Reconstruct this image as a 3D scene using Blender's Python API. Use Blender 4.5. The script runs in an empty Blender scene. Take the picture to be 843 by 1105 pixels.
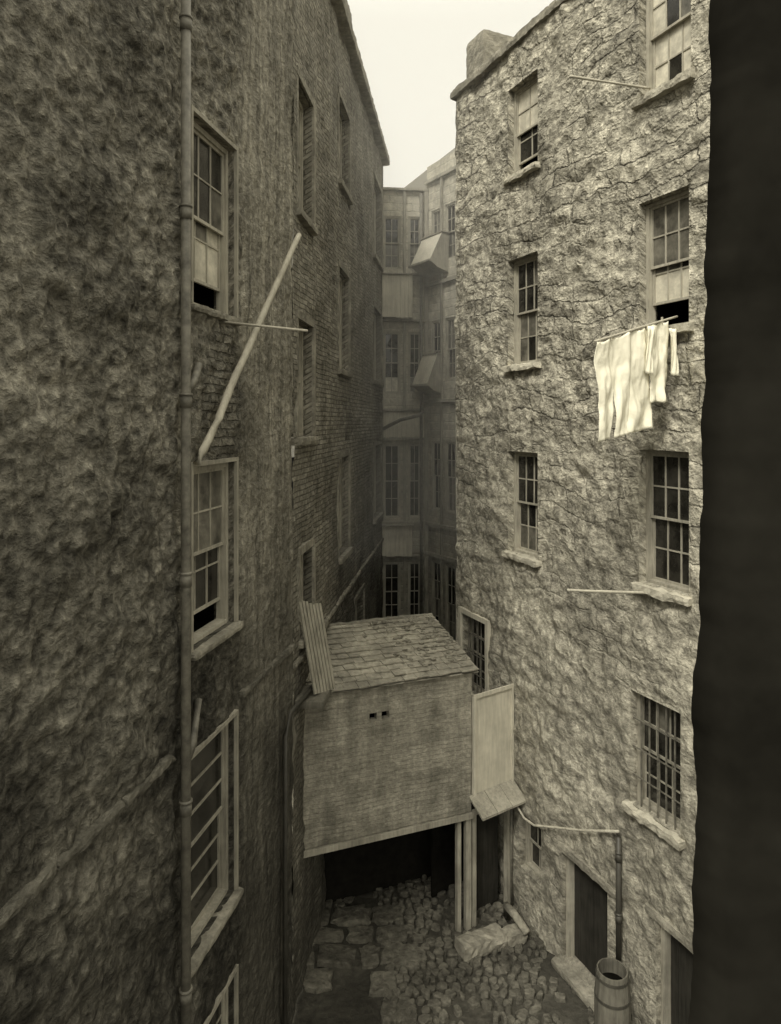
import bpy, bmesh, math, random
from mathutils import Vector, noise
random.seed(7)
S=bpy.context.scene
col=S.collection

def T(v,w=0.0): return (v, v*(0.94+w), v*(0.765+w),1)

# ---------------- materials ----------------
class NB:
    def __init__(s,name):
        s.m=bpy.data.materials.new(name); s.m.use_nodes=True
        s.t=s.m.node_tree; s.b=s.t.nodes['Principled BSDF']
        s.b.inputs['Roughness'].default_value=.9
        s.b.inputs['Specular IOR Level'].default_value=.15
    def n(s,typ,ins=None,**pr):
        nd=s.t.nodes.new(typ)
        for k,v in pr.items(): setattr(nd,k,v)
        for k,v in (ins or {}).items():
            if isinstance(v,bpy.types.NodeSocket): s.t.links.new(v,nd.inputs[k])
            else: nd.inputs[k].default_value=v
        return nd
    def l(s,a,b): s.t.links.new(a,b)
    def math(s,op,a,b=0.0,c=None,clamp=False):
        ins={0:a,1:b}
        if c is not None: ins[2]=c
        return s.n('ShaderNodeMath',ins,operation=op,use_clamp=clamp).outputs[0]
    def noise(s,vec,scale,detail=4,rough=.6,dist=0.):
        return s.n('ShaderNodeTexNoise',{'Vector':vec,'Scale':scale,'Detail':detail,'Roughness':rough,'Distortion':dist}).outputs['Fac']
    def ramp(s,f,stops):
        r=s.n('ShaderNodeValToRGB',{'Fac':f}); e=r.color_ramp.elements
        e[0].position=stops[0][0]; e[0].color=stops[0][1]
        e[1].position=stops[-1][0]; e[1].color=stops[-1][1]
        for p,c in stops[1:-1]:
            q=e.new(p); q.color=c
        return r.outputs['Color']
    def mix(s,f,a,b,bt='MIX'):
        m=s.n('ShaderNodeMix',data_type='RGBA',blend_type=bt)
        for i,v in ((0,f),(6,a),(7,b)):
            if isinstance(v,bpy.types.NodeSocket): s.l(v,m.inputs[i])
            else: m.inputs[i].default_value=v
        return m.outputs[2]
    def map(s,vec,sc):
        return s.n('ShaderNodeMapping',{'Vector':vec,'Scale':sc}).outputs[0]
    def g(s,v): return (v,v,v,1)

def stone(name,lo,hi,uv=True,ns=9,brick=None,blocks=None,streak=.25,bump=.6,dist=.04,blot=.5,patch=None,crust=0.,cs=9.,cc=.9,grad=None,smooth_right=None,grime_shade=None,det=6,bd=.05,peb=None):
    k=NB(name)
    tc=k.n('ShaderNodeTexCoord')
    v=tc.outputs['UV'] if uv else tc.outputs['Object']
    n1=k.noise(v,ns,det,.62)
    n2=k.noise(v,blot,4,.62)
    f=k.math('MULTIPLY',n1,.42)
    f=k.math('MULTIPLY_ADD',n2,.58-streak*.5,f)
    if streak:
        n3=k.noise(k.map(v,(3.2,.35,1) if uv else (4,4,.3)),1.,4,.65)
        f=k.math('MULTIPLY_ADD',n3,streak*.5,f)
    colr=k.ramp(f,[(.37,T(lo)),(.5,T((lo+hi)*.46)),(.63,T(hi))])
    h=n1
    need=brick or blocks or patch or peb
    if need:
        dn=k.n('ShaderNodeTexNoise',{'Vector':v,'Scale':2.4,'Detail':5.,'Roughness':.72})
        d0=k.n('ShaderNodeVectorMath',{0:dn.outputs['Color'],1:(.5,.5,.5)},operation='SUBTRACT').outputs[0]
        d=k.n('ShaderNodeVectorMath',{0:d0,'Scale':dist*4},operation='SCALE').outputs[0]
        vv=k.n('ShaderNodeVectorMath',{0:v,1:d},operation='ADD').outputs[0]
    if crust:
        nn=k.noise(v,cs,5,.62)
        h=k.math('MULTIPLY_ADD',nn,crust,h)
        colr=k.mix(cc,colr,k.ramp(nn,[(.36,k.g(.36)),(.5,k.g(.85)),(.62,k.g(1.2))]),'MULTIPLY')  # dirt in hollows; also paints relief shading into the colour
    if peb:
        ps,ph,pc=peb
        pv=k.n('ShaderNodeVectorMath',{0:d0,'Scale':.3},operation='SCALE').outputs[0]
        pv=k.n('ShaderNodeVectorMath',{0:v,1:pv},operation='ADD').outputs[0]
        po=k.n('ShaderNodeTexVoronoi',{'Vector':pv,'Scale':ps,'Randomness':1.},feature='F1',voronoi_dimensions='2D').outputs['Distance']
        h=k.math('MULTIPLY_ADD',po,-ph,h)
        colr=k.mix(pc,colr,k.ramp(po,[(.15,k.g(1.25)),(.45,k.g(.85)),(.72,k.g(.4))]),'MULTIPLY')  # creases darker, tops paler: relief shading painted into the colour
    def bricks(w,hh,ms,vec=None,c1=.6,mo=.45,sm=.6):
        b=k.n('ShaderNodeTexBrick',{'Vector':vec or vv,'Color1':k.g(c1),'Color2':(1,1,1,1),'Mortar':k.g(mo),'Scale':1.,'Mortar Size':ms,'Mortar Smooth':sm,'Bias':0.,'Brick Width':w,'Row Height':hh})
        b.offset=.46
        return b
    if brick:
        w,hh,ms,st,bh=brick
        b=bricks(w,hh,ms)
        colr=k.mix(st,colr,k.mix(1.,colr,b.outputs['Color'],'MULTIPLY'))
        h=k.math('MULTIPLY_ADD',k.math('SUBTRACT',1.,b.outputs['Fac']),bh,h)
    if blocks:
        w,hh,ms,bh=blocks
        # irregular courses: bend the joints and vary the course heights
        lw=k.n('ShaderNodeTexNoise',{'Vector':v,'Scale':.55,'Detail':1.})
        lw=k.n('ShaderNodeVectorMath',{0:lw.outputs['Color'],'Scale':.9},operation='SCALE').outputs[0]
        bv=k.n('ShaderNodeVectorMath',{0:vv,1:lw},operation='ADD').outputs[0]
        b=bricks(w,hh,ms,bv,.55,.5,.9); b.squash=1.5; b.squash_frequency=3; b.offset=.38
        vis=k.math('MULTIPLY',k.math('SUBTRACT',k.noise(v,1.0,5,.7),.42,clamp=True),6.,clamp=True)
        z=k.n('ShaderNodeSeparateXYZ',{0:v}).outputs[1]
        gg=k.n('ShaderNodeMapRange',{0:z,1:grad[0],2:grad[1],3:.15,4:1.}).outputs[0]
        vis=k.math('MULTIPLY',vis,gg)
        colr=k.mix(vis,colr,k.mix(1.,colr,k.mix(1.,b.outputs['Color'],k.g(1.25),'MULTIPLY'),'MULTIPLY'))
        h=k.math('MULTIPLY_ADD',k.math('MULTIPLY',k.math('SUBTRACT',1.,b.outputs['Fac']),vis),bh,h)
    if patch:
        cx,cz,r=patch
        p=k.n('ShaderNodeVectorMath',{0:v,1:(cx,cz,0)},operation='SUBTRACT').outputs[0]
        p=k.map(p,(1.3,.75,0))
        ln=k.n('ShaderNodeVectorMath',{0:p},operation='LENGTH').outputs['Value']
        ln=k.math('MULTIPLY_ADD',k.math('SUBTRACT',n2,.5),1.2,ln)
        ln=k.math('MULTIPLY_ADD',k.math('SUBTRACT',n1,.5),.5,ln)
        mk=k.math('MULTIPLY',k.math('SUBTRACT',r,ln),9.,clamp=True)
        b2=bricks(.26,.1,.018)
        bc=k.mix(.8,k.ramp(n1,[(.3,T(lo*1.4)),(.7,T(hi*1.0))]),b2.outputs['Color'],'MULTIPLY')
        colr=k.mix(mk,colr,bc)
        hb=k.math('MULTIPLY_ADD',k.math('SUBTRACT',1.,b2.outputs['Fac']),1.3,n1)
        h=k.n('ShaderNodeMix',{0:mk,2:h,3:hb},data_type='FLOAT').outputs[0]
    if smooth_right:
        x=k.n('ShaderNodeSeparateXYZ',{0:v}).outputs[0]
        m=k.n('ShaderNodeMapRange',{0:k.math('MULTIPLY_ADD',n2,.5,x),1:smooth_right,2:smooth_right+.25}).outputs[0]
        st=k.ramp(k.noise(k.map(v,(6,.45,1)),1.,6,.72,.6),[(.36,T(lo*1.1)),(.52,T(hi*.75)),(.68,T(hi*1.4))])
        colr=k.mix(k.math('MULTIPLY',m,.5),colr,st)
        h=k.math('MULTIPLY',h,k.math('MULTIPLY_ADD',m,-.3,1.))
    if grime_shade:  # grime towards the base, also painting in the dimness low in the court
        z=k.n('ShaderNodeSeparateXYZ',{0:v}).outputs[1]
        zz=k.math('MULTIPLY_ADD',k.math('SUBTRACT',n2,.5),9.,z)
        gm=k.n('ShaderNodeMapRange',{0:zz,1:grime_shade[0],2:grime_shade[1],3:grime_shade[2],4:1.}).outputs[0]
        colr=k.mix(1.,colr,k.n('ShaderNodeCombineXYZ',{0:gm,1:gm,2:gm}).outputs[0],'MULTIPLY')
    k.l(colr,k.b.inputs['Base Color'])
    bp=k.n('ShaderNodeBump',{'Height':h,'Strength':bump,'Distance':bd})
    k.l(bp.outputs[0],k.b.inputs['Normal'])
    return k.m

def wood(name,lo,hi,along='z',bump=.3,rough=.8):
    k=NB(name); tc=k.n('ShaderNodeTexCoord'); v=tc.outputs['Object']
    n1=k.noise(k.map(v,(14,14,1.2)),1.6,4,.65,.4); n2=k.noise(v,2.2,3,.65)
    f=k.math('MULTIPLY_ADD',n2,.5,k.math('MULTIPLY',n1,.5))
    c=k.ramp(f,[(.35,T(lo)),(.65,T(hi))])
    k.l(c,k.b.inputs['Base Color']); k.b.inputs['Roughness'].default_value=rough
    k.l(k.n('ShaderNodeBump',{'Height':n1,'Strength':bump,'Distance':.01}).outputs[0],k.b.inputs['Normal'])
    return k.m

def plain(name,v,rough=.9,spec=.2,var=.3,sc=6):
    k=NB(name); tc=k.n('ShaderNodeTexCoord')
    n=k.noise(tc.outputs['Object'],sc,4,.65)
    k.l(k.ramp(n,[(.3,T(v*(1-var))),(.7,T(v*(1+var)))]),k.b.inputs['Base Color'])
    k.b.inputs['Roughness'].default_value=rough; k.b.inputs['Specular IOR Level'].default_value=spec
    return k.m

def glass(name,lo,hi,rough,spec):
    k=NB(name); tc=k.n('ShaderNodeTexCoord'); v=tc.outputs['Object']
    n=k.noise(v,3.5,4,.7)
    k.l(k.ramp(n,[(.35,T(lo)),(.68,T(hi))]),k.b.inputs['Base Color'])
    k.b.inputs['Roughness'].default_value=rough; k.b.inputs['Specular IOR Level'].default_value=spec
    k.l(k.n('ShaderNodeBump',{'Height':k.noise(v,2.,1,.5),'Strength':.15,'Distance':.02}).outputs[0],k.b.inputs['Normal'])
    return k.m

M_left=stone('harled_crust',.085,.42,ns=15,streak=.25,bump=.9,crust=1.4,cs=6.5,blot=.6,patch=(4.6,9.35,.62),smooth_right=5.35,dist=.03,grime_shade=(3.,10.5,.3),bd=.08,peb=(10.,.35,.35))
M_leftfar=stone('soot_brick',.12,.44,ns=9,brick=(.25,.085,.012,.8,.9),streak=.5,bump=.9,dist=.012,blot=.6,grime_shade=(1.,9.,.5))
M_right=stone('rubble_masonry',.24,.66,ns=15,blocks=(.62,.31,.028,1.3),streak=.3,bump=.85,dist=.07,crust=1.1,cs=6.,cc=.7,blot=.55,grad=(5.,10.),bd=.055,grime_shade=(-2.,6.,.6),peb=(8.,.2,.25))
M_back=stone('back_render',.3,.66,ns=6,streak=.6,bump=.5,brick=(.5,.25,.02,.4,.5),dist=.03,det=4,grime_shade=(2.,9.,.6))  # tones kept pale to paint distance haze into the walls
M_sill=stone('sill_stone',.3,.56,uv=False,ns=9,streak=0,bump=.8,det=4)
M_stone=stone('dressed_stone',.14,.34,uv=False,ns=9,streak=0,bump=.9,det=5,blot=2.)
M_band=stone('sooty_band_stone',.06,.19,uv=False,ns=11,streak=0,bump=1.,det=5,blot=2.)
M_frame=wood('window_wood',.24,.46)
M_frame2=wood('window_wood_weathered',.18,.38)
M_framed=wood('window_wood_dark',.07,.17)
M_plank=wood('weathered_planks',.17,.38)
M_light=wood('painted_panel',.4,.62)
M_pole=wood('pole_wood',.3,.5)
M_pipe=plain('cast_iron',.14,.6,.3,.45,9)
M_pipeb=plain('iron_bars',.05,.5,.3)
M_dark=plain('interior_dark',.006,1.,0.)
M_door=wood('dark_door',.015,.04)
M_jamb=plain('jamb_dark',.013,1.,0.,.3)  # near-black colour paints in the shade on jamb and recess walls
M_g0=glass('glass_dark',.008,.035,.12,.5)
M_g1=glass('glass_dusty_reflect',.045,.2,.3,.45)  # mid-tone dusty panes, sky reflection painted into the colour
M_g2=glass('glass_curtain_reflect',.36,.7,.4,.4)  # pale panes: curtains, plus bright reflection painted into the colour
M_slate=stone('slate_roof',.2,.46,uv=False,ns=12,streak=0,bump=.6,blot=1.4,det=5)
M_cob=stone('cobble_stone',.05,.18,uv=False,ns=12,streak=0,bump=1.,blot=1.1,det=5)
M_ground=stone('dirt_ground',.03,.08,uv=False,ns=9,streak=0,bump=.8,blot=.8,det=4)
M_shed=stone('limewashed_boards',.2,.46,ns=16,streak=1.0,bump=.5,brick=(3.,.075,.006,.5,.8),dist=.03,blot=.9,crust=.2,cs=3.,cc=.45,grime_shade=(.5,3.2,.7))
M_moss=plain('moss_debris',.2,1.,0.,.6,20)
kb=NB('white_linen'); 
kb.b.inputs['Base Color'].default_value=T(.82,.02); kb.b.inputs['Roughness'].default_value=.95
_tc=kb.n('ShaderNodeTexCoord'); kb.l(kb.n('ShaderNodeBump',{'Height':kb.noise(_tc.outputs['Object'],9,4,.6),'Strength':.35,'Distance':.03}).outputs[0],kb.b.inputs['Normal'])
M_linen=kb.m

# ---------------- geometry helpers ----------------
def empty(name):
    e=bpy.data.objects.new(name,None); col.objects.link(e); return e
def obj(name,bm,mats,parent=None,smooth=False):
    me=bpy.data.meshes.new(name); bm.normal_update(); bm.to_mesh(me); bm.free()
    for m in (mats if isinstance(mats,(list,tuple)) else [mats]): me.materials.append(m)
    if smooth:
        for p in me.polygons: p.use_smooth=True
    o=bpy.data.objects.new(name,me); col.objects.link(o)
    if parent: o.parent=parent
    return o

class Fr:
    def __init__(s,A,B):
        s.A=Vector((A[0],A[1],0)); s.B=Vector((B[0],B[1],0)); s.L=(s.B-s.A).length
        s.d=(s.B-s.A)/s.L; s.n=Vector((s.d.y,-s.d.x,0))
    def P(s,u,z,o=0.): 
        p=s.A+s.d*u+s.n*o; p.z=z; return p
    def uy(s,Y): return (Y-s.A.y)/s.d.y
    def ux(s,X): return (X-s.A.x)/s.d.x

def lines(a,b,marks,step):
    pts=sorted(set([a,b]+[m for m in marks if a<m<b])); out=[]
    for p,q in zip(pts,pts[1:]):
        n=max(1,math.ceil((q-p)/step))
        out+= [p+(q-p)*i/n for i in range(n)]
    out.append(b); return out

def build_wall(name,W,z0,z1,ops,step,disp,mat,parent,depth=.2,u0=0.,u1=None):
    u1=W.L if u1 is None else u1
    us=lines(u0,u1,[o[0] for o in ops]+[o[1] for o in ops],step)
    zs=lines(z0,z1,[o[2] for o in ops]+[o[3] for o in ops],step)
    bm=bmesh.new(); uvl=bm.loops.layers.uv.new('UVMap'); g={}
    nu,nz=len(us),len(zs)
    inside=[[False]*nz for _ in range(nu)]
    for i in range(nu-1):
        uc=(us[i]+us[i+1])/2
        near=[o for o in ops if o[0]<uc<o[1]]
        if near:
            for j in range(nz-1):
                zc=(zs[j]+zs[j+1])/2
                if any(o[2]<zc<o[3] for o in near): inside[i][j]=True
    for i,u in enumerate(us):
        for j,z in enumerate(zs):
            f=1.
            for o in ops:
                du=max(o[0]-u,u-o[1],0); dz=max(o[2]-z,z-o[3],0)
                dd=math.hypot(du,dz)
                if dd<.1: f=min(f,dd/.1)
            p=W.P(u,z); k=disp(Vector((u,z,W.A.x)))*f
            g[i,j]=bm.verts.new(p+W.n*k)
    def face(vs,uvs,mi=0):
        fc=bm.faces.new(vs); fc.material_index=mi
        for lp,t in zip(fc.loops,uvs): lp[uvl].uv=t
        return fc
    for i in range(nu-1):
        for j in range(nz-1):
            if inside[i][j]: continue
            face((g[i,j],g[i+1,j],g[i+1,j+1],g[i,j+1]),((us[i],zs[j]),(us[i+1],zs[j]),(us[i+1],zs[j+1]),(us[i],zs[j+1])))
    for v in [v for v in bm.verts if not v.link_faces]: bm.verts.remove(v)
    for o in ops:
        c=[(o[0],o[2]),(o[1],o[2]),(o[1],o[3]),(o[0],o[3])]
        for a,b in zip(c,c[1:]+c[:1]):
            q=[bm.verts.new(W.P(a[0],a[1],0.)),bm.verts.new(W.P(b[0],b[1],0.)),bm.verts.new(W.P(b[0],b[1],-depth-.12)),bm.verts.new(W.P(a[0],a[1],-depth-.12))]
            fc=face(q,(a,b,(b[0]+.2,b[1]+.2),(a[0]+.2,a[1]+.2)))
            q=[bm.verts.new(W.P(a[0],a[1],-depth-.12)),bm.verts.new(W.P(b[0],b[1],-depth-.12)),bm.verts.new(W.P(b[0],b[1],-depth-.8)),bm.verts.new(W.P(a[0],a[1],-depth-.8))]
            face(q,(a,b,b,a),1)
        q=[bm.verts.new(W.P(a[0],a[1],-depth-.8)) for a in c]; face(q,c,1)
    return obj(name,bm,[mat,M_dark],parent,True)

def bx(bm,W,u0,u1,z0,z1,o0,o1,mi=0,j=0.):
    vs=[]
    for u in (u0,u1):
        for z in (z0,z1):
            for o in (o0,o1):
                p=W.P(u,z,o)
                if j: p+=noise.noise_vector(p*3.1)*j
                vs.append(bm.verts.new(p))
    F=[(0,1,3,2),(4,6,7,5),(0,4,5,1),(2,3,7,6),(0,2,6,4),(1,5,7,3)]
    for f in F:
        fc=bm.faces.new([vs[i] for i in f]); fc.material_index=mi
    
def sash(name,W,u0,u1,z0,z1,parent,depth=.16,cols=3,rows=2,opn=0.,mats='00',frame=None,split=.5,fw=.055,drop=0.,bt=.009,broken=.12):
    bm=bmesh.new()
    e=.004
    u0+=e;u1-=e;z0+=e;z1-=e
    o=-depth
    bx(bm,W,u0,u0+fw,z0,z1,o-.1,o+.03); bx(bm,W,u1-fw,u1,z0,z1,o-.1,o+.03)
    bx(bm,W,u0+fw,u1-fw,z1-fw,z1,o-.1,o+.028); bx(bm,W,u0+fw,u1-fw,z0,z0+fw*.7,o-.1,o+.04)
    a0,a1=u0+fw+.003,u1-fw-.003; b0=z0+fw*.7; b1=z1-fw; zm=b0+(b1-b0)*split
    def one(s0,s1,oo,kind):
        r=.036
        bx(bm,W,a0,a0+r,s0,s1,oo-.035,oo); bx(bm,W,a1-r,a1,s0,s1,oo-.035,oo)
        bx(bm,W,a0+r,a1-r,s0,s0+r,oo-.035,oo-.001); bx(bm,W,a0+r,a1-r,s1-r,s1,oo-.035,oo-.001)
        c0,c1,d0,d1=a0+r,a1-r,s0+r,s1-r; t=bt
        for i in range(1,cols):
            u=c0+(c1-c0)*i/cols; bx(bm,W,u-t,u+t,d0,d1,oo-.03,oo-.006)
        for j in range(1,rows):
            z=d0+(d1-d0)*j/rows
            bx(bm,W,c0,c1,z-t,z+t,oo-.031,oo-.007)
        for i in range(cols):
            for j in range(rows):
                x0=c0+(c1-c0)*i/cols; x1=c0+(c1-c0)*(i+1)/cols
                y0=d0+(d1-d0)*j/rows; y1=d0+(d1-d0)*(j+1)/rows
                tt=[random.uniform(-.004,.004) for _ in range(4)]
                q=[bm.verts.new(W.P(*p,oo-.02+k)) for p,k in zip(((x0,y0),(x1,y0),(x1,y1),(x0,y1)),tt)]
                fc=bm.faces.new(q)
                m=kind
                if kind==3: m=2 if j<rows/2 else 0
                if random.random()<broken: m=random.choice((0,1))
                fc.material_index=1+m
    dd=(b1-zm)*drop
    one(zm-.02-dd,b1-dd,o,int(mats[0]))
    dz=(zm-b0)*opn
    one(b0+dz,zm+.02+dz,o-.045,int(mats[1]))
    return obj(name,bm,[frame or M_frame,M_g0,M_g1,M_g2],parent)

def rough_box(name,W,u0,u1,z0,z1,o0,o1,mat,parent,amp=.02,cuts=6,bm=None):
    bm=bmesh.new(); dims=(u1-u0,o1-o0,z1-z0)
    N=[max(2,min(40,int(d/.07))) for d in dims]
    vd={}
    def vert(i,j,k):
        if (i,j,k) in vd: return vd[i,j,k]
        q=[i/N[0],j/N[1],k/N[2]]
        ex=[t in (0.,1.) for t in q]
        m=sum(ex)
        sh=(0,0,.006,.012)[m]
        r=[]
        for t,e,d in zip(q,ex,dims):
            if e: t=t+(sh/d)*(1 if t==0 else -1)
            r.append(t)
        p=W.P(u0+dims[0]*r[0],z0+dims[2]*r[2],o0+dims[1]*r[1])
        p+=noise.noise_vector(p*6.)*amp*.7+noise.noise_vector(p*17.)*amp*.5
        vd[i,j,k]=bm.verts.new(p); return vd[i,j,k]
    for ax in range(3):
        b,c=[a for a in range(3) if a!=ax]
        for side in (0,N[ax]):
            for s in range(N[b]):
                for t in range(N[c]):
                    f=[]
                    for ds,dt in ((0,0),(1,0),(1,1),(0,1)):
                        ix=[0,0,0]; ix[ax]=side; ix[b]=s+ds; ix[c]=t+dt; f.append(vert(*ix))
                    bm.faces.new(f)
    bmesh.ops.recalc_face_normals(bm,faces=bm.faces)
    return obj(name,bm,mat,parent,False)

def tube(name,pts,r,mat,parent=None,seg=10,joints=(),r2=None,wob=0.):
    bm=bmesh.new(); pts=[Vector(p) for p in pts]
    if wob:
        q=[]
        for a,b in zip(pts,pts[1:]):
            for i in range(12): q.append(a.lerp(b,i/12))
        q.append(pts[-1]); pts=[p+noise.noise_vector(p*1.3)*wob for p in q]
    rings=[]; n=len(pts)
    for i,p in enumerate(pts):
        d=(pts[min(i+1,n-1)]-pts[max(i-1,0)]).normalized()
        a=Vector((0,0,1)) if abs(d.z)<.8 else Vector((1,0,0))
        x=d.cross(a).normalized(); y=d.cross(x)
        rr=r if r2 is None else r+(r2-r)*i/(n-1)
        if wob: rr*=1+.15*noise.noise(p*5)
        rings.append([bm.verts.new(p+(x*math.cos(t)+y*math.sin(t))*rr) for t in [2*math.pi*k/seg for k in range(seg)]])
    for a,b in zip(rings,rings[1:]):
        for k in range(seg): bm.faces.new((a[k],a[(k+1)%seg],b[(k+1)%seg],b[k]))
    bm.faces.new(rings[0][::-1]); bm.faces.new(rings[-1])
    for jz in joints:
        c=pts[0].copy(); 
        for h0,h1,rr in ((jz-.06,jz+.06,r*1.2),(jz+.06,jz+.085,r*1.35)):
            A=[bm.verts.new(Vector((c.x+math.cos(t)*rr,c.y+math.sin(t)*rr,h0))) for t in [2*math.pi*k/seg for k in range(seg)]]
            B=[bm.verts.new(Vector((c.x+math.cos(t)*rr,c.y+math.sin(t)*rr,h1))) for t in [2*math.pi*k/seg for k in range(seg)]]
            for k in range(seg): bm.faces.new((A[k],A[(k+1)%seg],B[(k+1)%seg],B[k]))
            bm.faces.new(A[::-1]); bm.faces.new(B)
    bmesh.ops.recalc_face_normals(bm,faces=bm.faces)
    return obj(name,bm,mat,parent,True)

def fbm(p,o=4): return noise.fractal(p,.9,2.1,o)

# ---------------- buildings ----------------
EAVE=17.2
LN=Fr((-3.578+.2*3.5,3.5),(-1.478,10.5)); LF=Fr((-1.473,10.5),(-.2340,22.3))
RW=Fr((1.405,14.845),(7.986-.4433*5.5,5.5))
BA=Fr((-.30,22.25),(1.17,22.4)); BB=Fr((1.17,22.4),(2.25,20.6))

left=empty('stone_tenement'); right=empty('stone_tenement.001'); back=empty('stone_tenement.002')

u=LN.uy
opsLN=[(u(7.33),u(8.41),10.25,12.28),(u(7.33),u(8.41),6.58,8.52),(u(7.23),u(8.41),3.33,5.45),(u(7.3),u(8.41),.7,2.35)]
def dl(p):
    s=1. if p.x<5.0 else max(.4,1-(p.x-5.0)*1.5)
    return s*(.07*fbm(p*1.2,2)+.045*fbm(p*5,2)+.028*noise.noise(p*12))
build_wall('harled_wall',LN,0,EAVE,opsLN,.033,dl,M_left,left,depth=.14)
sash('sash_window_1',LN,*opsLN[0],left,depth=.1,cols=3,rows=2,opn=.28,mats='02',split=.5,fw=.06,broken=.25)
sash('sash_window_2',LN,*opsLN[1],left,depth=.1,cols=3,rows=2,opn=.25,mats='10',split=.5,fw=.06,broken=.2)
sash('sash_window_3',LN,*opsLN[2],left,depth=.1,cols=1,rows=3,mats='00',fw=.06,frame=M_frame2,bt=.014)
sash('sash_window_4',LN,*opsLN[3],left,depth=.1,cols=2,rows=2,mats='00',fw=.06)
for i,o in enumerate(opsLN):
    rough_box('sill_%d'%i,LN,o[0]-.08,o[1]+.1,o[2]-.09,o[2]-.004,-.1,.1,M_stone,left,.018)
    bm=bmesh.new()
    bx(bm,LN,o[0]-.05,o[0]-.003,o[2],o[3]+.05,-.03,.04); bx(bm,LN,o[1]+.003,o[1]+.05,o[2],o[3]+.05,-.03,.04)
    bx(bm,LN,o[0]-.003,o[1]+.003,o[3]+.003,o[3]+.05,-.03,.037)
    obj('casing_%d'%i,bm,M_frame2,left)

u=LF.uy
opsLF=[]; wl=[]
def addw(y0,y1,z0,z1,**k): opsLF.append((u(y0),u(y1),z0,z1)); wl.append(k)
addw(10.78,11.8,12.3,14.35,mats='00',opn=.5); addw(10.78,11.8,8.76,10.6,mats='00'); addw(10.9,11.8,5.6,6.9,mats='00')
addw(14.33,15.55,14,15.75,mats='10'); addw(14.33,15.55,10.1,12.2,mats='12'); addw(14.33,15.55,6.2,8.25,mats='20')
addw(19.9,21.6,13.8,16.1,mats='10'); addw(19.9,21.6,10.2,12.3,mats='00'); addw(19.9,21.6,6.2,8.3,mats='02')
addw(16.4,17.8,2.7,4.7,mats='00')
def dlf(p): return .05*fbm(p*1.3,3)+.02*fbm(p*6,2)
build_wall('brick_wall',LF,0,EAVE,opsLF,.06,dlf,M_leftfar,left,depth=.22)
for i,(o,k) in enumerate(zip(opsLF,wl)):
    sash('far_sash_window_%d'%i,LF,*o,left,depth=.18,cols=2,rows=2,fw=.07,**k)
    rough_box('far_sill_%d'%i,LF,o[0]-.12,o[1]+.12,o[2]-.13,o[2]-.004,-.1,.1,M_stone,left,.014)
    bm=bmesh.new()
    bx(bm,LF,o[1]+.003,o[1]+.12,o[2],o[3],-.03,.045); bx(bm,LF,o[0]-.1,o[0]-.003,o[2],o[3],-.03,.02)
    bx(bm,LF,o[0]-.1,o[1]+.12,o[3]+.003,o[3]+.13,-.03,.03)
    obj('margin_%d'%i,bm,M_stone,left)
for a,b,W,z in ((0,LN.uy(6.95),LN,5.66),(LN.uy(8.6),LN.L,LN,5.62),(0,LF.L,LF,5.3)):
    n=max(1,int((b-a)/.8))
    for i in range(n):
        a0=a+(b-a)*i/n; b0=a+(b-a)*(i+1)/n
        rough_box('string_course',W,a0+.006,b0-.006,z-.045,z+.04,-.05,.06,M_band if W is LN else M_stone,left,.03,4)
for i in range(8):
    W=LF; a=W.L*i/8; rough_box('cornice',W,a+.004,W.L*(i+1)/8-.004,EAVE,EAVE+.22,-.3,.22,M_stone,left,.02,4)
for i in range(5):
    W=LN; a=W.L*i/5; rough_box('cornice',W,a+.004,W.L*(i+1)/5-.004,EAVE,EAVE+.22,-.3,.22,M_stone,left,.02,4)
bm=bmesh.new()
q=[(LF.P(LF.L,EAVE+.2,.1)),(LF.P(0,EAVE+.2,.1)),LN.P(0,EAVE+.2,.1),LN.P(0,EAVE+3.,-4.5),LF.P(LF.L,EAVE+3.,-4.5)]
bm.faces.new([bm.verts.new(p) for p in q])
q=[LN.P(0,0,0),LN.P(0,EAVE,0),LN.P(0,EAVE+3.,-4.5),LN.P(0,0,-4.5)]; bm.faces.new([bm.verts.new(p) for p in q])
q=[LF.P(LF.L,0,0),LF.P(LF.L,EAVE,0),LF.P(LF.L,EAVE+3,-4.5),LF.P(LF.L,0,-4.5)]; bm.faces.new([bm.verts.new(p) for p in q])
obj('roof_and_gables',bm,M_slate,left)
rough_box('chimney_stack',LF,LF.uy(14.8),LF.uy(15.8),EAVE+.2,EAVE+1.0,-.5,.05,M_stone,left,.03)

# right building
u=RW.uy; RT=15.9
opsR=[];wr=[]
def addr(y0,y1,z0,z1,**k): opsR.append((u(y0),u(y1),z0,z1)); wr.append(k)
addr(13.04,12.19,13.55,15.2,mats='20',opn=.3,cols=2)
addr(13.04,12.19,10.05,12.0,mats='01',cols=3)
addr(13.04,12.19,6.58,8.45,mats='00',cols=3)
addr(9.97,9.12,13.6,15.4,mats='22',cols=3)
addr(9.97,9.15,10.3,12.12,mats='13',opn=.38,cols=3)
addr(9.97,9.15,6.7,8.6,mats='00',cols=3)
addr(10.13,9.28,3.45,5.1,mats='00',cols=3)
addr(14.6,13.72,3.45,5.0,mats='00',cols=3)
addr(12.7,12.1,.9,1.9,mats='00',cols=2,rows=1)
doors=[(u(11.57),u(10.57),.1,1.85),(u(9.67),u(8.8),.1,2.05)]
def dr(p):
    b=noise.noise(Vector((p.x*1.7,p.y*3.4,1)))
    return .05*fbm(p*1.2,3)+.035*b+.035*fbm(p*5,2)+.014*noise.noise(p*13)
build_wall('rubble_wall',RW,0,RT,opsR+doors,.045,dr,M_right,right,depth=.22)
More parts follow.
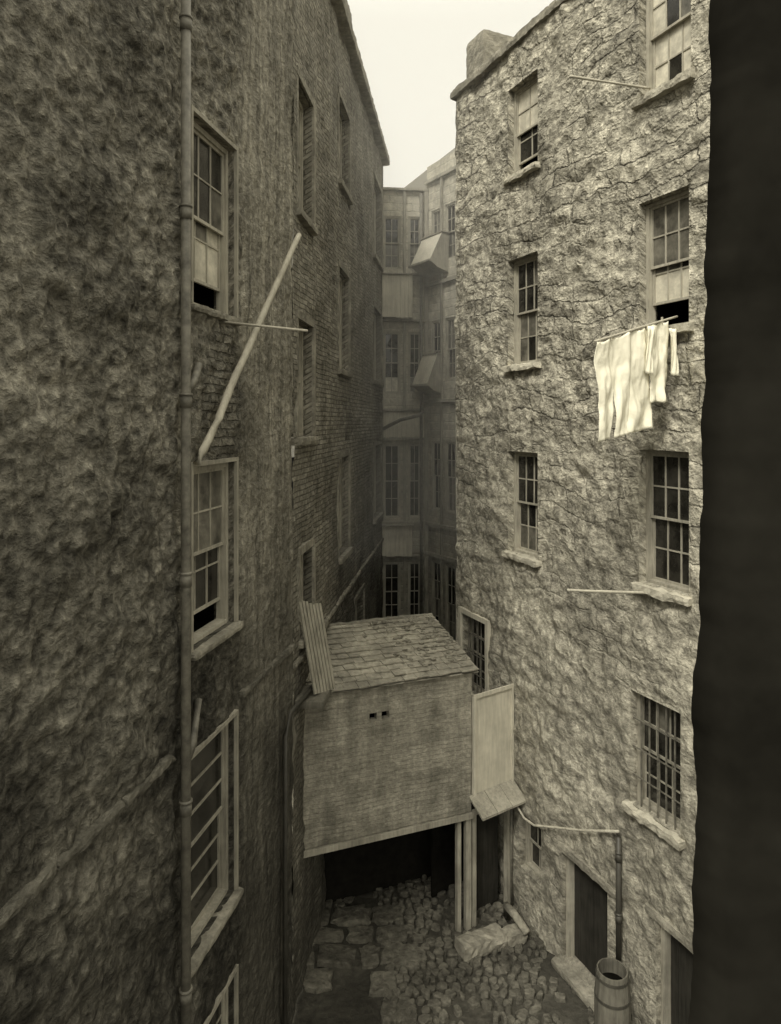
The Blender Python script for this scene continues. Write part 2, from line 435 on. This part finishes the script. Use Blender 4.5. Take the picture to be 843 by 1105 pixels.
for i,(o,k) in enumerate(zip(opsR,wr)):
    sash('sash_window_%d'%i,RW,*o,right,depth=.16,fw=.05,bt=.011,frame=M_frame if i<5 else M_frame2,**k)
    if i<7: rough_box('sill_%d'%i,RW,o[0]-.08,o[1]+.08,o[2]-.12,o[2]-.004,-.1,.1,M_sill,right,.035)
for i in (6,7):
    o=opsR[i]; bm=bmesh.new(); n=6
    for j in range(1,n):
        uu=o[0]+(o[1]-o[0])*j/n; bx(bm,RW,uu-.008,uu+.008,o[2]+.003,o[3]-.003,-.075,-.055)
    for j in (1,2,3):
        zz=o[2]+(o[3]-o[2])*j/4; bx(bm,RW,o[0]+.003,o[1]-.003,zz-.01,zz+.01,-.053,-.043)
    obj('window_bars_%d'%i,bm,M_pipe,right)
o=opsR[7]; bm=bmesh.new()
bx(bm,RW,o[0]-.1,o[0]-.002,o[2]-.1,o[3]+.1,-.03,.05);bx(bm,RW,o[1]+.002,o[1]+.1,o[2]-.1,o[3]+.1,-.03,.05);bx(bm,RW,o[0],o[1],o[3]+.002,o[3]+.1,-.03,.048);bx(bm,RW,o[0],o[1],o[2]-.1,o[2]-.002,-.03,.07)
obj('timber_surround',bm,M_light,right)
for i,d in enumerate(doors):
    bm=bmesh.new()
    bx(bm,RW,d[0]+.003,d[0]+.07,d[2],d[3],-.2,-.08); bx(bm,RW,d[1]-.07,d[1]-.003,d[2],d[3],-.2,-.08); bx(bm,RW,d[0]+.07,d[1]-.07,d[3]-.07,d[3]-.003,-.2,-.083)
    obj('door_frame_%d'%i,bm,M_plank,right)
    bm=bmesh.new()
    n=6; ww=(d[1]-d[0]-.16)/n
    for j in range(n):
        bx(bm,RW,d[0]+.08+ww*j+.003,d[0]+.08+ww*(j+1)-.003,d[2]+.02,d[3]-.08,-.22,-.19-.004*(j%2))
    obj('door_%d'%i,bm,M_door,right)
    rough_box('lintel_%d'%i,RW,d[0]-.2,d[1]+.2,d[3]+.004,d[3]+.14,-.05,.03,M_stone,right,.02)
    rough_box('doorstep_%d'%i,RW,d[0]-.05,d[1]+.05,-.02,.1,-.15,.2,M_stone,right,.015)
for i in range(9):
    a=-.12+(RW.L+.12)*i/9; rough_box('eave_course',RW,a+.004,-.12+(RW.L+.12)*(i+1)/9-.004,RT,RT+.16,-.3,.1,M_stone,right,.03,4)
bm=bmesh.new()
q=[RW.P(-.1,RT+.14,.05),RW.P(RW.L,RT+.14,.05),RW.P(RW.L,RT+2.6,-4.),RW.P(-.1,RT+2.6,-4.)]; bm.faces.new([bm.verts.new(p) for p in q])
q=[RW.P(RW.L,0,0),RW.P(RW.L,RT,0),RW.P(RW.L,RT+2.6,-4.),RW.P(RW.L,0,-4.)]; bm.faces.new([bm.verts.new(p) for p in q])
obj('roof',bm,M_slate,right)
rough_box('chimney_stack',RW,.15,.85,RT+.17,RT+1.1,-.95,-.15,M_stone,right,.02,10)
RR=Fr((2.3,20.6),(1.407,14.87))
build_wall('return_wall',RR,0,RT,[],.25,lambda p:.03*fbm(p*2),M_right,right)

# back building
ux=BA.ux
opsA=[];wa=[]
for (x0,x1) in ((-.24,.33),(.56,1.0)):
    for z0,z1,m in ((13.9,15.6,'01'),(9.9,11.9,'03'),(5.9,8.3,'00'),(2.6,4.5,'00')):
        opsA.append((ux(x0),ux(x1),z0,z1)); wa.append(m)
build_wall('landing_front',BA,0,16.4,opsA,.15,lambda p:.02*fbm(p*2),M_back,back,depth=.08)
for i,(o,m) in enumerate(zip(opsA,wa)): sash('landing_window_%d'%i,BA,*o,back,depth=.05,cols=2,rows=2,mats=m,frame=M_frame,fw=.05,bt=.012)
bm=bmesh.new()
for z0,z1,pj in ((12.3,13.65,.3),(8.5,9.3,.0),(4.75,5.7,.25)):
    x=ux(-.3); x9=BA.L*(.66 if pj else 1.)
    if pj: bx(bm,BA,x+.01,x9-.01,z0+.03,z1-.01,0,pj+.018)
    while x<x9-.02:
        w=random.uniform(.11,.16); x2=min(x+w,x9)
        bx(bm,BA,x+.006,x2-.006,z0+random.uniform(-.03,.02),z1,pj+.02,pj+.05+random.uniform(0,.02)); x=x2
obj('plank_panels',bm,M_light,back)
bm=bmesh.new()
for z in (16.4,13.68,12.2,9.35,8.42,5.75,4.65):
    bx(bm,BA,0,BA.L+.05,z,z+.07,.0,.14)
for z in (13.652,5.702): bx(bm,BA,0.,BA.L*.66+.03,z,z+.027,.145,.42)
bx(bm,BA,BA.L-.09,BA.L+.03,0,16.4,.03,.12)
bx(bm,BA,0.,.06,0,16.4,.03,.1)
for z0,z1 in ((13.75,16.39),(9.42,12.19),(5.82,8.41),(0,4.64)):
    bx(bm,BA,ux(.40),ux(.49),z0,z1,.02,.09)
obj('cornice_rails',bm,M_plank,back)
opsB=[]; 
for z0,z1 in ((14.0,15.7),(10.3,12.2),(6.2,8.4),(2.2,4.6)): opsB.append((.25,.8,z0,z1)); opsB.append((1.0,1.55,z0,z1))
build_wall('stair_front',BB,0,17.2,opsB,.15,lambda p:.02*fbm(p*2),M_back,back,depth=.08)
for i,o in enumerate(opsB): sash('stair_window_%d'%i,BB,*o,back,depth=.05,cols=2,rows=2,mats=random.choice(('01','00','10')),fw=.05,bt=.012)
bm=bmesh.new()
for z in (16.6,13.3,9.6,5.7,4.75): bx(bm,BB,0.05,1.9,z,z+.1,0,.12)
bx(bm,BB,.86,.94,0,16.6,.02,.09)
obj('stair_rails',bm,M_plank,back)
bm=bmesh.new()
q=[BA.P(-.3,16.48,.1),BA.P(BA.L+.1,16.48,.1),BA.P(BA.L+.1,17.3,-2.5),BA.P(-.3,17.3,-2.5)]; bm.faces.new([bm.verts.new(p) for p in q])
obj('lean_roof',bm,M_slate,back)
def hopper(name,u0,u1,z0,z1,dep):
    bm=bmesh.new(); W=BB
    pr=[(0,z0),(dep*.6,z0+.12),(dep,z0+.3),(dep*.35,z1)]
    for (o0,a),(o1,b) in zip(pr,pr[1:]):
        vs=[bm.verts.new(W.P(u0,a,o0)),bm.verts.new(W.P(u1,a,o0)),bm.verts.new(W.P(u1,b,o1)),bm.verts.new(W.P(u0,b,o1))]
        f=bm.faces.new(vs); f.material_index=1 if b==z1 else 0
    for uu in (u0,u1): bm.faces.new([bm.verts.new(W.P(uu,b,o)) for o,b in pr+[(0,z1)]])
    bx(bm,W,u0-.04,u1+.04,z0+.26,z0+.32,dep-.02,dep+.05)
    bx(bm,W,u0-.04,u1+.04,z1+.002,z1+.04,0,dep*.4)
    obj(name,bm,[M_plank,M_light],back)
hopper('projecting_box_1',.1,1.2,13.6,14.8,.7)
hopper('projecting_box_2',.05,.9,9.85,11.1,.6)
tube('waste_spout',[(-.28,21.9,8.75),(.3,21.8,9.05),(.9,21.8,9.2),(1.05,21.9,9.35)],.06,M_pipe,back)
tube('downpipe',[BA.P(BA.L-.2,0,.12),BA.P(BA.L-.2,16.3,.12)],.05,M_pipe,back)
dist=empty('stone_tenement.003')
DB=Fr((-.6,27),(4.,26.5))
bm=bmesh.new()
vs=[DB.P(-1,0),DB.P(5,0),DB.P(5,20.3),DB.P(3.2,19.6),DB.P(0,17.2),DB.P(-1,16.6)]
bm.faces.new([bm.verts.new(p) for p in vs]); vs2=[p+Vector((0,5,0)) for p in vs]
for a,b in ((2,3),(3,4),(4,5)): bm.faces.new([bm.verts.new(p) for p in (vs[a],vs[b],vs2[b],vs2[a])])
obj('gable_wall',bm,M_back,dist)
bm=bmesh.new()
bx(bm,DB,0,3.2,16.9,17.05,0,.1)
obj('gutter',bm,M_stone,dist)

# ---------------- bridge shed ----------------
shed=empty('timber_bridge_house')
SF=Fr((-1.47,11.17),(1.43,12.3))
vent=[(1.2,1.33,4.0,4.12),(1.42,1.55,4.0,4.12)]
build_wall('boarded_front',SF,2.1,4.58,vent,.06,lambda p:.025*fbm(p*1.2,2)+.008*noise.noise(p*9),M_shed,shed,depth=.0)
bm=bmesh.new()
D=-1.93
bx(bm,SF,SF.L-.03,SF.L-.002,2.1,4.6,D,-.03)
bx(bm,SF,0,SF.L-.04,2.1,4.9,D,D+.03)
bx(bm,SF,0,SF.L,2.02,2.09,D,-.02)
obj('side_and_floor_boards',bm,M_plank,shed)
bm=bmesh.new()
bx(bm,SF,0,SF.L+.02,1.99,2.085,-.1,.04)
bx(bm,SF,SF.L-.1,SF.L,0,1.985,-.1,.0); bx(bm,SF,SF.L-.26,SF.L-.19,0,1.985,-.12,-.02)
for i in range(5): bx(bm,SF,.4+i*.58,.5+i*.58,1.93,2.015,D,-.11)
obj('beam_and_posts',bm,M_plank,shed)
bm=bmesh.new(); bx(bm,SF,-.5,SF.L+1.,0,2.0,D-.3,D+.35); obj('passage_light_block',bm,M_jamb,shed)  # added near-black wall that keeps light out of the passage
bm=bmesh.new()
rows=12; L=SF.L+.12; wdt=.22
zf=lambda t:4.60+.46*t+.02*math.sin(t*3)
for r in range(rows):
    t0=r/rows; t1=(r+1.25)/rows
    x=-.1-(r%2)*wdt/2
    while x<L-.04:
        w=wdt*random.uniform(.8,1.15); x2=min(x+w,L)
        o0=.1-2.03*t0; o1=.1-2.03*t1; jz=random.uniform(0,.022); s=random.uniform(-.035,.03)
        A=[SF.P(x+.004,zf(t0)+.022+jz,o0+s),SF.P(x2-.004,zf(t0)+.022+jz+random.uniform(-.006,.01),o0+s+random.uniform(-.01,.01)),SF.P(x2-.004,zf(t1),o1),SF.P(x+.004,zf(t1),o1)]
        top=[bm.verts.new(p) for p in A]; bot=[bm.verts.new(p-Vector((0,0,.016))) for p in A]
        bm.faces.new(top); bm.faces.new(bot[::-1])
        for k in range(4): bm.faces.new((top[k],bot[k],bot[(k+1)%4],top[(k+1)%4]))
        x=x2
A=[SF.P(-.1,4.575,.07),SF.P(L,4.575,.07),SF.P(L,5.03,-1.93),SF.P(-.1,5.03,-1.93)]
bm.faces.new([bm.verts.new(p) for p in A])
bmesh.ops.recalc_face_normals(bm,faces=bm.faces)
obj('slate_roof',bm,M_slate,shed)
rough_box('ridge',SF,-.1,L,5.04,5.1,-2.02,-1.9,M_stone,shed,.03)
bm=bmesh.new()
for i in range(140):
    uu=L-abs(random.gauss(0,.6))-.05; t=random.betavariate(2.2,1.6)
    if uu<0: continue
    p=SF.P(uu,zf(t)+.03,.1-2.03*t); r=random.uniform(.012,.05)
    rr=bmesh.ops.create_icosphere(bm,subdivisions=1,radius=r)
    for v in rr['verts']: v.co=Vector((v.co.x*1.5,v.co.y*1.3,v.co.z*.5))+p+noise.noise_vector((v.co+p)*9)*.025
obj('roof_moss_and_debris',bm,M_moss,shed)
SP=Fr((1.47,12.33),(2.27,12.88))
lean=empty('side_closet')
bm=bmesh.new()
bx(bm,SP,0,SP.L,2.25,4.1,-.05,0); bx(bm,SP,0,.05,2.2,4.15,0.002,.03); bx(bm,SP,SP.L-.05,SP.L,2.2,4.15,0.002,.03); bx(bm,SP,.05,SP.L-.05,4.08,4.15,0.002,.028)
obj('upper_panel',bm,M_light,lean)
bm=bmesh.new()
bx(bm,SP,0,.09,0,2.1,-.12,-.02); bx(bm,SP,SP.L-.12,SP.L,0,2.1,-.12,-.02); bx(bm,SP,.09,SP.L-.12,1.98,2.1,-.12,-.022)
obj('door_frame',bm,M_plank,lean)
bm=bmesh.new()
for j in range(6):
    ww=(SP.L-.21)/6; bx(bm,SP,.09+ww*j+.003,.09+ww*(j+1)-.003,0.03,1.97,-.3,-.27-.004*(j%2))
obj('door',bm,M_door,lean)
bm=bmesh.new()
bx(bm,SP,-.1,SP.L+.6,0,2.1,-1.1,-1.05); bx(bm,SP,-.1,SP.L+.3,2.11,2.17,-1.1,-.02)
obj('closet_light_block',bm,M_jamb,lean)  # added dark back and top slab, blocking light behind the door
bm=bmesh.new()
for i in range(3):
    a=-.1+i*.36
    q=[SP.P(a,2.38,.0),SP.P(a+.35,2.38,.0),SP.P(a+.35,2.14,.36),SP.P(a,2.14,.36)]
    t=[bm.verts.new(p+Vector((0,0,random.uniform(0,.015)))) for p in q]; b=[bm.verts.new(p-Vector((0,0,.03))) for p in q]
    bm.faces.new(t); bm.faces.new(b[::-1])
    for k in range(4): bm.faces.new((t[k],b[k],b[(k+1)%4],t[(k+1)%4]))
bmesh.ops.recalc_face_normals(bm,faces=bm.faces)
obj('canopy',bm,M_plank,lean)

# slatted shutter leaning against the left wall
bm=bmesh.new()
base=Vector((-1.19,10.75,4.78)); up=Vector((-.25,.05,1.4)); side=Vector((.30,.45,-.08)); nn=up.cross(side).normalized()
if nn.y>0: nn=-nn
ns=7
def slab(q,th0,th1):
    t=[bm.verts.new(p+nn*th0) for p in q]; bb=[bm.verts.new(p+nn*th1) for p in q]
    bm.faces.new(t); bm.faces.new(bb[::-1])
    for k in range(4): bm.faces.new((t[k],bb[k],bb[(k+1)%4],t[(k+1)%4]))
for i in range(ns):
    a=i/ns+.02; b=(i+1)/ns-.02; e1=random.uniform(.95,1.02)
    slab([base+side*a,base+side*b,base+side*b+up*e1,base+side*a+up*e1],.02,-.01)
for h in (.15,.8):
    slab([base+up*h,base+side+up*h,base+side+up*(h+.07),base+up*(h+.07)],-.012,-.04)
bmesh.ops.recalc_face_normals(bm,faces=bm.faces)
obj('slatted_shutter',bm,M_plank)
rough_box('timber_ledge',LF,LF.uy(10.6),LF.uy(11.3),4.62,4.74,0.,.45,M_framed,None,.02)

# ---------------- pipes and poles ----------------
p=LN.P(LN.uy(7.03),0,.11)
tube('drainpipe',[(p.x,p.y,0),(p.x,p.y,EAVE-.1)],.05,M_pipe,seg=14,joints=(3.2,5.1,7.4,9.2,11.1,13.0,15.0))
tube('drainpipe.001',[(p.x,p.y,9.3),(p.x+.05,p.y+.12,9.42),(p.x+.03,p.y+.36,9.6)],.04,M_pipe)
tube('drainpipe.002',[(p.x,p.y,5.55),(p.x+.04,p.y+.12,5.7),(p.x+.02,p.y+.38,6.05)],.04,M_pipe)
q=LN.P(LN.uy(9.95),0,.08)
tube('drainpipe.003',[(q.x,q.y,0),(q.x,q.y,4.5),(q.x+.06,q.y+.2,4.75),(-1.2,11.0,4.85)],.035,M_pipeb)
tube('wooden_strut',[(-2.03,7.32,8.56),(-1.63,8.25,10.0),(-1.21,9.2,11.47)],.047,M_pole,r2=.034,wob=.025)
tube('clothes_pole',[(-1.98,7.98,10.15),(-.93,7.8,10.02)],.015,M_pole)
tube('clothes_pole.001',[(3.66,9.8,13.7),(2.48,9.6,13.78)],.018,M_pole,wob=.01)
tube('clothes_pole.002',[(3.66,9.8,6.58),(2.42,9.5,6.7)],.02,M_pole,wob=.01)
def rp(Y,z,o): return RW.P(RW.uy(Y),z,o)
tube('waste_pipe',[rp(13.2,2.35,.1),rp(12.9,2.15,.1),rp(12.4,1.95,.12),rp(12.1,2.0,.14),rp(11.9,2.1,.12),rp(11.0,2.55,.1),rp(10.25,2.98,.1)],.02,M_sill)
pp=rp(10.25,0,.1)
tube('rainwater_pipe',[(pp.x,pp.y,1.1),(pp.x,pp.y,2.9)],.04,M_pipeb,joints=(1.7,2.6))
tube('pipe_outlet',[(2.1,12.6,.0),(2.1,12.55,.25),(2.2,12.2,.32),(2.35,11.95,.2)],.07,M_stone,seg=12)
tube('cable_conduit',[rp(12.85,0,.06),rp(12.85,2.1,.06)],.02,M_pipe)

def barrel(name,c,R,H):
    e=empty(name); bm=bmesh.new(); seg=32; pr=[]
    for i in range(9):
        t=i/8; pr.append((R*(.86+.14*math.sin(math.pi*t)),H*t))
    rings=[]
    for r,z in pr:
        rings.append([bm.verts.new(Vector((c[0]+math.cos(a)*rr,c[1]+math.sin(a)*rr,z))) for k in range(seg) for a in [2*math.pi*k/seg] for rr in [r*(1-.02*(k%2))]])
    inner=[[bm.verts.new(Vector((c[0]+math.cos(a)*(R*.78),c[1]+math.sin(a)*(R*.78),z))) for a in [2*math.pi*k/seg for k in range(seg)]] for z in (H,H-.2)]
    rings+=inner
    for a,b in zip(rings,rings[1:]):
        for k in range(seg): bm.faces.new((a[k],a[(k+1)%seg],b[(k+1)%seg],b[k]))
    f=bm.faces.new(rings[-1]); f.material_index=1
    obj('staves',bm,[M_framed,M_dark],e)
    bm=bmesh.new()
    for t in (.08,.3,.7,.93):
        r=R*(.86+.14*math.sin(math.pi*t))+.006
        A=[[bm.verts.new(Vector((c[0]+math.cos(a)*rr,c[1]+math.sin(a)*rr,H*t+dz))) for a in [2*math.pi*k/seg for k in range(seg)]] for rr,dz in ((r,-.02),(r,.02),(r-.02,.02),(r-.02,-.02))]
        for i in range(4):
            a,b=A[i],A[(i+1)%4]
            for k in range(seg): bm.faces.new((a[k],a[(k+1)%seg],b[(k+1)%seg],b[k]))
    obj('hoops',bm,M_pipeb,e)
barrel('rain_barrel',(3.16,9.9),.25,1.2)

# ---------------- laundry ----------------
tube('clothes_pole.003',[(3.86,9.35,10.42),(2.5,8.5,9.98)],.016,M_pole,wob=.01)
A=Vector((3.86,9.35,10.42)); B=Vector((2.5,8.5,9.98)); PD=(A-B)
def garment(name,t0,t1,h,legs=0.,seed=0,flare=.1,sleeve=False):
    bm=bmesh.new(); nu,nv=26,40; o0=B+PD*t0; o1=B+PD*t1
    d=(o1-o0); w=d.length; dh=Vector((d.x,d.y,0)).normalized(); n=Vector((dh.y,-dh.x,0))
    parts=[(0,.5),(.5,1)] if legs else [(0,1)]
    for (a,b) in parts:
        g=[]
        for j in range(nv+1):
            t=j/nv; row=[]
            for i in range(nu+1):
                s=a+(b-a)*i/nu
                if legs and t>legs:
                    k=(t-legs)/(1-legs)
                    c=(a+b)/2+(-.02 if a==0 else .02)*k; s=c+(s-(a+b)/2)*(1-.12*k)
                s2=.5+(s-.5)*(1+flare*math.sin(t*2.4)+.09*noise.noise(Vector((t*3,seed,0))))
                fold=.03*math.sin(s*8+seed+3.5*noise.noise(Vector((s*1.5,t*1.8,seed))))*(.3+.7*t)+.06*noise.noise(Vector((s*2.5,t*3,seed+5)))*(.3+t)+.015*noise.noise(Vector((s*9,t*9,seed)))
                sag=.035*abs(math.sin(math.pi*s*2+seed*.3))
                hh=h*(1+.05*noise.noise(Vector((s*2.5,seed,2)))+.03*s)
                p=o0+ dh*(w*s2) ; p.z=o0.z+(o1.z-o0.z)*s - t*hh - sag*(1-t) 
                p+=n*fold+Vector((.03*noise.noise(Vector((t*2,seed,9))),0,0))
                row.append(bm.verts.new(p))
            g.append(row)
        for j in range(nv):
            for i in range(nu): bm.faces.new((g[j][i],g[j][i+1],g[j+1][i+1],g[j+1][i]))
    bmesh.ops.remove_doubles(bm,verts=bm.verts,dist=.0005)
    if sleeve:
        for sgn in (0,1):
            st=o0+dh*(w*sgn)+Vector((0,0,-.03)); g=[]
            for j in range(15):
                t=j/14; ww=.15-.05*t
                g.append([bm.verts.new(st+dh*((-1 if sgn==0 else 1)*(.03+.05*math.sin(t*2))+ (k/8-.5)*ww)+n*(.05+.03*math.sin(k*1.3+t*4))+Vector((0,0,-.62*t))) for k in range(9)])
            for j in range(14):
                for k in range(8): bm.faces.new((g[j][k],g[j][k+1],g[j+1][k+1],g[j+1][k]))
    o=obj(name,bm,M_linen,None,True)
    m=o.modifiers.new('s','SOLIDIFY'); m.thickness=.006
    return o
garment('hanging_drawers',.02,.37,1.25,legs=.5,seed=1,flare=.03)
garment('hanging_nightshirt',.36,.64,1.3,seed=4,flare=.10)
garment('hanging_shirt',.64,.86,1.02,seed=8,flare=.1,sleeve=True)
bm=bmesh.new()
for t in (.05,.18,.32,.40,.50,.60,.66,.8):
    c=B+PD*t
    bx(bm,Fr((c.x-.008,c.y),(c.x+.01,c.y+.006)),0,.016,c.z-.05,c.z+.05,-.012,.014)
obj('clothes_pegs',bm,M_pole)

# ---------------- ground ----------------
bm=bmesh.new()
bmesh.ops.create_grid(bm,x_segments=8,y_segments=8,size=300)
for v in bm.verts: v.co.z=-.03
obj('ground',bm,M_ground)
bm=bmesh.new()
def blob(c,rx,ry,rot,h,seg=9,ex=.7,jit=.018):
    c=Vector(c); rings=[]; tx=random.uniform(-.08,.08); ty=random.uniform(-.08,.08)
    ph=[random.uniform(.8,1.08) for _ in range(seg)]
    for rr,z in ((1.,-.04),(.97,h*.6),(.8,h*.95)):
        ring=[]
        for k in range(seg):
            a=2*math.pi*k/seg; sx=math.copysign(abs(math.cos(a))**ex,math.cos(a)); sy=math.copysign(abs(math.sin(a))**ex,math.sin(a))
            x=rx*rr*sx*ph[k]; y=ry*rr*sy*ph[k]
            p=c+Vector((x*math.cos(rot)-y*math.sin(rot),x*math.sin(rot)+y*math.cos(rot),z+x*tx+y*ty))
            p+=noise.noise_vector(p*8)*jit; ring.append(bm.verts.new(p))
        rings.append(ring)
    for a,b in zip(rings,rings[1:]):
        for k in range(seg): bm.faces.new((a[k],a[(k+1)%seg],b[(k+1)%seg],b[k]))
    top=bm.verts.new(c+Vector((0,0,h)))
    for k in range(seg): bm.faces.new((rings[-1][k],rings[-1][(k+1)%seg],top))
y=8.; r=0
while y<14.4:
    x=-1.9+(r%2)*.08
    while x<4.2:
        edge=-.15+.3*noise.noise(Vector((y*1.3,0,0)))
        if not (x<edge and y<12.9):
            w=random.uniform(.045,.12); keep=.5+1.2*(noise.noise(Vector((x*.9,y*.9,4)))+.35)
            if random.random()<keep: blob((x+w+random.uniform(-.02,.02),y+random.uniform(-.045,.045),0),w*random.uniform(.8,.98),random.uniform(.05,.09),random.uniform(-.7,.7),random.uniform(.01,.075))
            x+=2*w
        else: x+=.15
    y+=.145; r+=1
y=8.
while y<12.9:
    hgt=random.uniform(.28,.6); x=-1.9-random.uniform(0,.3)
    while x<-.1:
        w=random.uniform(.3,.75)
        if random.random()<.9: blob((x+w/2,y+hgt/2+random.uniform(-.04,.04),0),w*.5,hgt*.49,random.uniform(-.12,.12),random.uniform(.02,.05),16,.45,.03)
        x+=w
    y+=hgt
obj('cobblestone_paving',bm,M_cob)
G=Fr((1.12,11.75),(1.95,12.1))
rough_box('fallen_stone_slab',G,0,.85,.0,.24,-.1,.25,M_stone,None,.05,6)
rough_box('stone_block',G,.85,1.25,.0,.2,.0,.25,M_stone,None,.04,5)

# near dark wall edge beside the photographer's window
bm=bmesh.new(); rows=[]
z=5.
while z<14:
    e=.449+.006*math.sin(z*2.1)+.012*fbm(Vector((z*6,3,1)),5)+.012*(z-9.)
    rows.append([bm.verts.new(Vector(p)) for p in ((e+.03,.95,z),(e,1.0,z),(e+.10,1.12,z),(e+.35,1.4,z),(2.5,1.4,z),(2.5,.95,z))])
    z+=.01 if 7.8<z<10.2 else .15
for a,b in zip(rows,rows[1:]):
    for k in range(6): bm.faces.new((a[k],a[(k+1)%6],b[(k+1)%6],b[k]))
bm.faces.new(rows[-1]); bm.faces.new(rows[0][::-1])
bmesh.ops.recalc_face_normals(bm,faces=bm.faces)
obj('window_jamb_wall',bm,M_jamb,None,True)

# ---------------- smoky air filling the far end of the close ----------------
bm=bmesh.new()
bmesh.ops.create_cube(bm,size=1.)
for v in bm.verts: v.co=Vector((v.co.x*30+2, 13.+(v.co.y+.5)*12.5, 6.+(v.co.z+.5)*18))
hm=bpy.data.materials.new('coal_smoke_haze'); hm.use_nodes=True; ht=hm.node_tree
ht.nodes.remove(ht.nodes['Principled BSDF'])
vs_=ht.nodes.new('ShaderNodeVolumeScatter'); vs_.inputs['Density'].default_value=.024; vs_.inputs['Color'].default_value=(1,.98,.92,1); vs_.inputs['Anisotropy'].default_value=-.1
ht.links.new(vs_.outputs[0],ht.nodes['Material Output'].inputs['Volume'])
obj('smoke_haze',bm,hm)

# ---------------- world / light / camera ----------------
sd=Vector((-.5,-1.,1.25)).normalized()
w=bpy.data.worlds.new('World'); S.world=w; w.use_nodes=True; nt=w.node_tree
bg=nt.nodes['Background']; sky=nt.nodes.new('ShaderNodeTexSky'); sky.sky_type='NISHITA'; sky.sun_disc=False
sky.sun_elevation=math.asin(sd.z); sky.sun_rotation=math.atan2(sd.x,sd.y)
sky.dust_density=4.; sky.air_density=1.5
bw=nt.nodes.new('ShaderNodeRGBToBW'); nt.links.new(sky.outputs[0],bw.inputs[0])
mr=nt.nodes.new('ShaderNodeMath'); mr.operation='MULTIPLY_ADD'; mr.inputs[1].default_value=.4; mr.inputs[2].default_value=4.6
nt.links.new(bw.outputs[0],mr.inputs[0])
tcw=nt.nodes.new('ShaderNodeTexCoord'); sp=nt.nodes.new('ShaderNodeSeparateXYZ'); nt.links.new(tcw.outputs['Generated'],sp.inputs[0])
gr=nt.nodes.new('ShaderNodeMapRange'); nt.links.new(sp.outputs[2],gr.inputs[0])
gr.inputs[1].default_value=.5; gr.inputs[2].default_value=1.; gr.inputs[3].default_value=1.22; gr.inputs[4].default_value=3.2
m2=nt.nodes.new('ShaderNodeMath'); m2.operation='MULTIPLY'; nt.links.new(mr.outputs[0],m2.inputs[0]); nt.links.new(gr.outputs[0],m2.inputs[1])
vm=nt.nodes.new('ShaderNodeVectorMath'); vm.operation='SCALE'; vm.inputs[0].default_value=(1.,.96,.82)
nt.links.new(m2.outputs[0],vm.inputs['Scale'])
nt.links.new(vm.outputs[0],bg.inputs['Color']); bg.inputs['Strength'].default_value=.15
sl=bpy.data.lights.new('sun','SUN'); sl.energy=2.5; sl.angle=math.radians(14); sl.color=(1,.955,.85)
so=bpy.data.objects.new('sun',sl); col.objects.link(so); so.rotation_euler=(-sd).to_track_quat('-Z','Y').to_euler()
cam=bpy.data.cameras.new('camera'); co=bpy.data.objects.new('camera',cam); col.objects.link(co)
co.location=(0,0,9); co.rotation_euler=(math.pi/2,0,0)
cam.sensor_fit='HORIZONTAL'; cam.sensor_width=36; cam.lens=36*750/843; cam.shift_y=-97.5/843; cam.clip_end=1000; cam.clip_start=.05
S.camera=co
S.view_settings.view_transform='Standard'; S.view_settings.look='None'; S.view_settings.exposure=0
